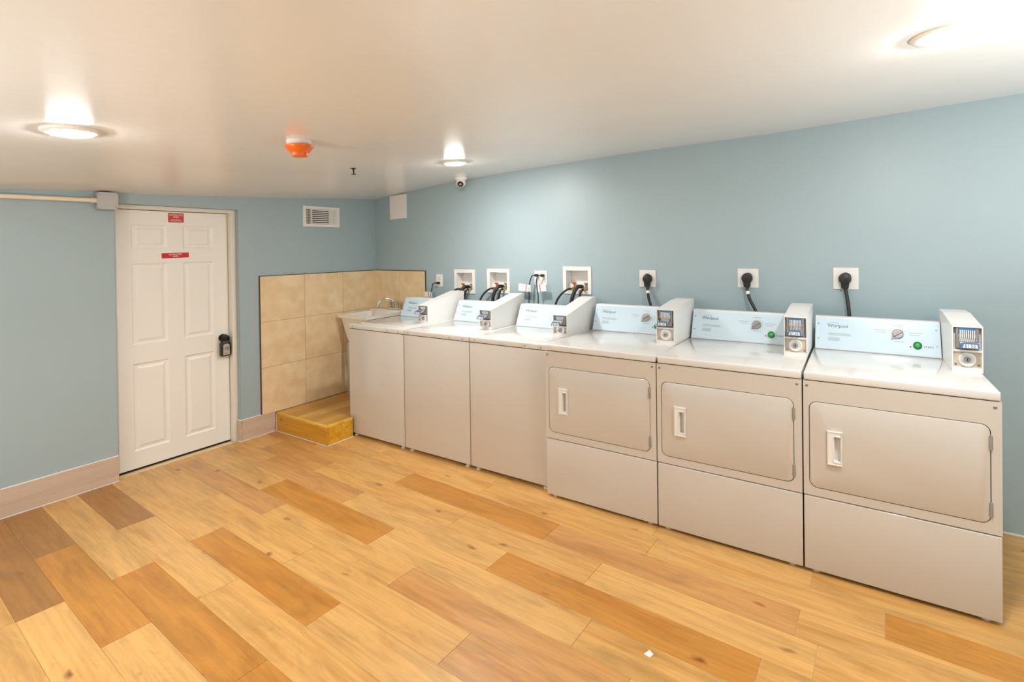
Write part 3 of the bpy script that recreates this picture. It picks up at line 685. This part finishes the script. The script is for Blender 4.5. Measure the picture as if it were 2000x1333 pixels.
outlet('white double wall outlet with two black plugs between the supply boxes', 2.047, 2.175, 1.264, 1.389, [-.03, .03])
outlet('square white dryer outlet above the dryer beside the washers', 3.007, 3.137, 1.279, 1.406, None)
outlet('square white dryer outlet above the middle dryer', 3.726, 3.861, 1.297, 1.425, None)
outlet('square white dryer outlet above the rightmost dryer', 4.302, 4.439, 1.304, 1.438, None)

def small_cord(label, px_, pz, path, tags):
    T = thing('power_cord', label, 'power cord', (px_, -.009, pz))
    o3 = Vector((px_, -.009, pz))
    bm = nb(); add_box(bm, (-.013, -.030, -.011), (.013, 0, .011), .004, 2); obj('plug', bm, 'black', T, smooth=True)
    obj('cord', add_tube(nb(), [Vector(q)-o3 for q in path], .0048, 8), 'black', T, smooth=True)
    for (x, y, z, w_, h_, rz, red) in tags:
        X = Matrix.Translation(Vector((x, y, z))-o3) @ Matrix.Rotation(rz, 4, 'Y') @ on_back()
        t_ = obj('tag', add_box(nb(), (-w_/2, -h_/2, -.0006), (w_/2, h_/2, .0006), X=X), 'paper', T)
        if red: obj('tag_stripe', add_box(nb(), (w_/2-.016, -h_/2, .0006), (w_/2-.008, h_/2, .0009), X=X), 'red', t_)
small_cord('black power cord with white tag plugged in beside the tiles', .935, 1.255, [(.935, -.034, 1.255), (.905, -.045, 1.254), (.885, -.05, 1.235), (.878, -.052, 1.19), (.865, -.055, 1.12), (.86, -.06, .98), (.86, -.075, .82)], [(.815, -.055, 1.142, .062, .052, .05, True), (.867, -.0565, 1.142, .034, .052, .05, False)])
small_cord('black power cord on the left of the double outlet, with paper tag', 2.081, 1.350, [(2.081, -.034, 1.350), (2.058, -.05, 1.348), (2.042, -.055, 1.315), (2.03, -.058, 1.26), (2.028, -.06, 1.17), (2.03, -.07, 1.0), (2.03, -.072, .82)], [(1.965, -.060, 1.245, .09, .062, .12, True), (2.03, -.062, 1.240, .03, .058, .05, False)])
small_cord('black power cord on the right of the double outlet, with paper tag', 2.141, 1.350, [(2.141, -.034, 1.350), (2.118, -.05, 1.348), (2.104, -.055, 1.315), (2.108, -.058, 1.26), (2.12, -.06, 1.17), (2.125, -.07, 1.0), (2.125, -.075, .82)], [(2.135, -.060, 1.247, .035, .066, -.08, True), (2.175, -.061, 1.250, .05, .058, -.1, False)])

def dryer_cord(label, x, z, path, band):
    T = thing('dryer_cord', label, 'power cord', (x, -.011, z)); o3 = Vector((x, -.011, z))
    bm = nb(); add_lathe(bm, [(.034, 0), (.036, .006), (.035, .022), (.029, .034), (.015, .039), (0, .040)], 24, on_back(0, 0, .004))
    add_prism(bm, [(-.027, .0), (.027, .0), (.019, -.056), (-.019, -.056)], (.002, .030), on_back(), .004); obj('plug', bm, 'black', T, smooth=True)
    P = [Vector(q)-o3 for q in path]
    obj('cord', add_tube(nb(), P, .0105, 12), 'black', T, smooth=True)
    if band:
        sp = spline(P, 8); k = band; obj('label_band', add_tube(nb(), sp[k:k+4], .0125, 12, 0), 'paper', T, smooth=True)
dryer_cord('black dryer cord above the first dryer, with white band', 3.079, 1.338, [(3.079, -.026, 1.288), (3.083, -.03, 1.26), (3.095, -.045, 1.205), (3.118, -.06, 1.145), (3.145, -.07, 1.05), (3.15, -.078, .85)], 9)
dryer_cord('black dryer cord above the middle dryer, with white band', 3.790, 1.357, [(3.790, -.026, 1.307), (3.793, -.03, 1.28), (3.81, -.045, 1.225), (3.845, -.06, 1.16), (3.885, -.07, 1.06), (3.89, -.078, .85)], 9)
dryer_cord('black dryer cord without band above the rightmost dryer', 4.366, 1.366, [(4.366, -.026, 1.316), (4.372, -.03, 1.29), (4.381, -.045, 1.23), (4.388, -.06, 1.16), (4.395, -.07, 1.06), (4.4, -.078, .85)], 0)

# blank access panel on the back wall, next to the corner
bm = nb(); add_prism(bm, [(.249, 1.892), (.489, 1.902), (.489, 2.146), (.249, 2.138)], (0, .012), on_back(0, -.0002, 0), .0015)
tag(obj('access_panel', bm, 'white'), 'blank white square panel high on the wall near the corner', 'panel')

# air vent on the left wall
V = thing('air_vent', 'white rectangular air vent with slats high on the left wall', 'vent', (0, -.609, 1.905)); hw, hh = .186, .096
bm = nb(); add_ring(bm, (-hw, hw, -hh, hh), rrect(-hw+.028, hw-.028, -hh+.026, hh-.026, .003, 2), 0, .009, on_left(.0002)); obj('frame', bm, 'white', V)
obj('dark_opening', add_box(nb(), (.0004, -hw+.026, -hh+.024), (.001, hw-.026, hh-.024)), 'dark', V)
for q in range(8):
    z = -.062+q*.0178
    obj('slat', add_box(nb(), (.001, -.100, z-.0042), (.010, .076, z+.0042), X=None), 'white', V)
obj('divider', add_box(nb(), (.001, -.106, -hh+.026), (.010, -.099, hh-.026)), 'white', V); obj('divider', add_box(nb(), (.001, .076, -hh+.026), (.010, .082, hh-.026)), 'white', V)
for q in range(4):
    obj('fin', add_box(nb(), (.001, -.157+q*.0145, -hh+.026), (.007, -.1535+q*.0145, hh-.026)), 'white', V)
for q in range(5):
    obj('crossbar', add_box(nb(), (.001, -.158, -.056+q*.026), (.006, -.106, -.053+q*.026)), 'white', V)
for q in range(6):
    obj('fin', add_box(nb(), (.001, .083+q*.0128, -hh+.026), (.0095, .0925+q*.0128, hh-.026)), 'white', V)

# conduit and junction box
J = thing('junction_box', 'grey metal electrical junction box at the end of the cream conduit', 'junction box', (0, -2.189, 1.937))
bm = nb(); add_box(bm, (.0005, -.052, -.058), (.056, .052, .058), .004, 2); obj('body', bm, 'jbox', J, smooth=True)
bm = nb(); add_prism(bm, [(-.054, -.042), (-.040, -.058), (.040, -.058), (.054, -.042), (.054, .042), (.040, .058), (-.040, .058), (-.054, .042)], (.056, .060), on_left(), .001); obj('cover', bm, 'jbox', J)
for y, z in ((-.04, .04), (.04, -.04)): obj('screw', add_lathe(nb(), [(.004, 0), (.004, .002), (0, .003)], 8, on_left(.06, y, z)), 'screw', J)
Cn = thing('conduit', 'cream painted conduit pipe running along the top of the left wall', 'conduit', (.028, -2.245, 1.938))
bm = nb(); add_cyl(bm, (0, 0, 0), (0, YF+2.245, -.045), .0142, seg=16); obj('pipe', bm, 'cream', Cn, smooth=True)
bm = nb(); add_cyl(bm, (0, .004, 0), (0, -.022, 0), .018, seg=12); obj('connector', bm, 'cream', Cn, smooth=True)

# ------------------------------------------------------------------ ceiling fixtures
def ceil_frame(x, y):
    gx = (ceil_z(x+.05, y)-ceil_z(x-.05, y))/.1; gy = (ceil_z(x, y+.05)-ceil_z(x, y-.05))/.1
    n = Vector((gx, gy, -1)).normalized()               # pointing down into the room
    return n.to_track_quat('Z', 'Y').to_euler()
def lamp(x, y, label):
    T = thing('ceiling_light', label, 'ceiling light', (x, y, ceil_z(x, y)+.001), 'round flush ceiling lights', ceil_frame(x, y))
    bm = nb(); add_lathe(bm, [(.095, 0), (.095, .006), (.088, .011), (.072, .013), (.072, .008), (0, .008)], 40); obj('trim_ring', bm, 'white', T, smooth=True)
    bm = nb(); add_lathe(bm, [(.0715, .009), (.068, .0165), (.040, .023), (0, .0245)], 16); obj('lens', bm, 'lens', T, smooth=True)
lamp(1.60, -2.765, 'round flush ceiling light at the left, above the door side')
lamp(1.93, -.83, 'small round flush ceiling light above the middle washing machine')
lamp(4.68, -1.50, 'round flush ceiling light at the upper right, above the dryers')

def uplight(x, y, label, watts):
    """added unseen fill light: a bowl on a stand in place of a bounced flash"""
    T = thing('added_uplight', label, 'added uplight', (x, y, 0)); zt = 1.15
    bm = nb(); add_lathe(bm, [(.15, 0), (.15, .015), (.03, .03), (.014, .04), (.014, zt)], 28); obj('stand', bm, 'bronzeknob', T, smooth=True)
    bm = nb(); add_lathe(bm, [(.02, zt-.01), (.10, zt+.02), (.17, zt+.09), (.165, zt+.09), (.095, zt+.03), (0, zt+.015)], 32); obj('bowl', bm, 'case', T, smooth=True)
    ld = bpy.data.lights.new('added_fill_light', 'AREA'); ld.shape = 'DISK'; ld.size = .22; ld.energy = watts; ld.color = (1.0, .98, .96)
    l = bpy.data.objects.new('fill_light', ld); COL.objects.link(l); l.parent = T; l.location = (0, 0, zt+.10); l.rotation_euler = (math.pi, 0, 0)
uplight(5.95, -1.85, 'added fill uplight with upturned bowl beyond the right edge, past the dryers', UPLIGHT_W*.6)  # added out of view to brighten the ceiling and machine tops
uplight(2.10, -4.60, 'added fill uplight with upturned bowl behind the camera on the left', UPLIGHT_W*.85)  # added out of view to lift the left wall and door

sx, sy = 1.95, -2.0
T = thing('smoke_alarm', 'white ceiling smoke alarm wearing an orange dust cover', 'smoke alarm', (sx, sy, ceil_z(sx, sy)+.002), rot=ceil_frame(sx, sy))
bm = nb(); add_lathe(bm, [(.058, 0), (.058, .016), (.050, .026), (0, .026)], 36); obj('base', bm, 'white', T, smooth=True)
bm = nb(); add_lathe(bm, [(.050, .022), (.066, .028), (.066, .036), (.046, .062), (.040, .066), (.039, .080), (.036, .083), (0, .083)], 36); obj('dust_cover', bm, 'orange', T, smooth=True)
hx, hy = 1.40, -1.28
T = thing('sprinkler_head', 'small grey fire sprinkler head under the ceiling', 'sprinkler', (hx, hy, ceil_z(hx, hy)+.001), rot=ceil_frame(hx, hy))
bm = nb(); add_lathe(bm, [(.022, 0), (.020, .004), (.008, .006), (.008, .012), (0, .012)], 20); obj('escutcheon', bm, 'bronzeknob', T, smooth=True)
bm = nb(); add_tube(bm, [(-.009, 0, .01), (-.013, 0, .024), (-.006, 0, .042)], .003, 6); add_tube(bm, [(.009, 0, .01), (.013, 0, .024), (.006, 0, .042)], .003, 6); obj('frame_arms', bm, 'bronzeknob', T)
bm = nb(); add_lathe(bm, [(.015, .042), (.015, .046), (0, .047)], 14); obj('deflector', bm, 'bronzeknob', T)
kx, ky = 1.37, -.16; kz = ceil_z(kx, ky)
T = thing('security_camera', 'small white security camera hanging from the ceiling against the back wall', 'camera', (kx, ky, kz+.002))
bm = nb(); add_lathe(bm, [(.054, 0), (.054, -.014), (.046, -.024), (.038, -.03), (0, -.03)], 28); obj('mount', bm, 'white', T, smooth=True)
look = Vector((.52, -.78, -.62)).normalized(); LX = Matrix.Translation((0, 0, -.045)) @ look.to_track_quat('Z', 'Y').to_matrix().to_4x4()
bm = nb(); add_lathe(bm, [(0, -.04), (.024, -.034), (.038, -.015), (.041, .0), (.038, .02), (.034, .034), (.030, .036)], 28, LX); obj('turret', bm, 'white', T, smooth=True)
bm = nb(); add_lathe(bm, [(.028, .035), (.028, .039), (0, .040)], 24, LX); obj('lens_window', bm, 'blackgloss', T, smooth=True)
bm = nb(); add_lathe(bm, [(.010, .039), (.010, .043), (0, .0435)], 14, LX); obj('lens', bm, 'silver', T, smooth=True)

# ------------------------------------------------------------------ litter on the floor
bm = nb()
V4 = [bm.verts.new(q) for q in ((-.016, -.010, .001), (.010, -.016, .001), (.018, .006, .001), (-.004, .020, .001), (.0, .002, .010))]
for a, b in ((0, 1), (1, 2), (2, 3), (3, 0)): bm.faces.new((V4[a], V4[b], V4[4]))
bm.faces.new((V4[3], V4[2], V4[1], V4[0])); o = tag(obj('paper_scrap', bm, 'paper'), 'crumpled white scrap lying on the floor in front of the dryers', 'litter'); o.location = (3.721, -1.706, 0)
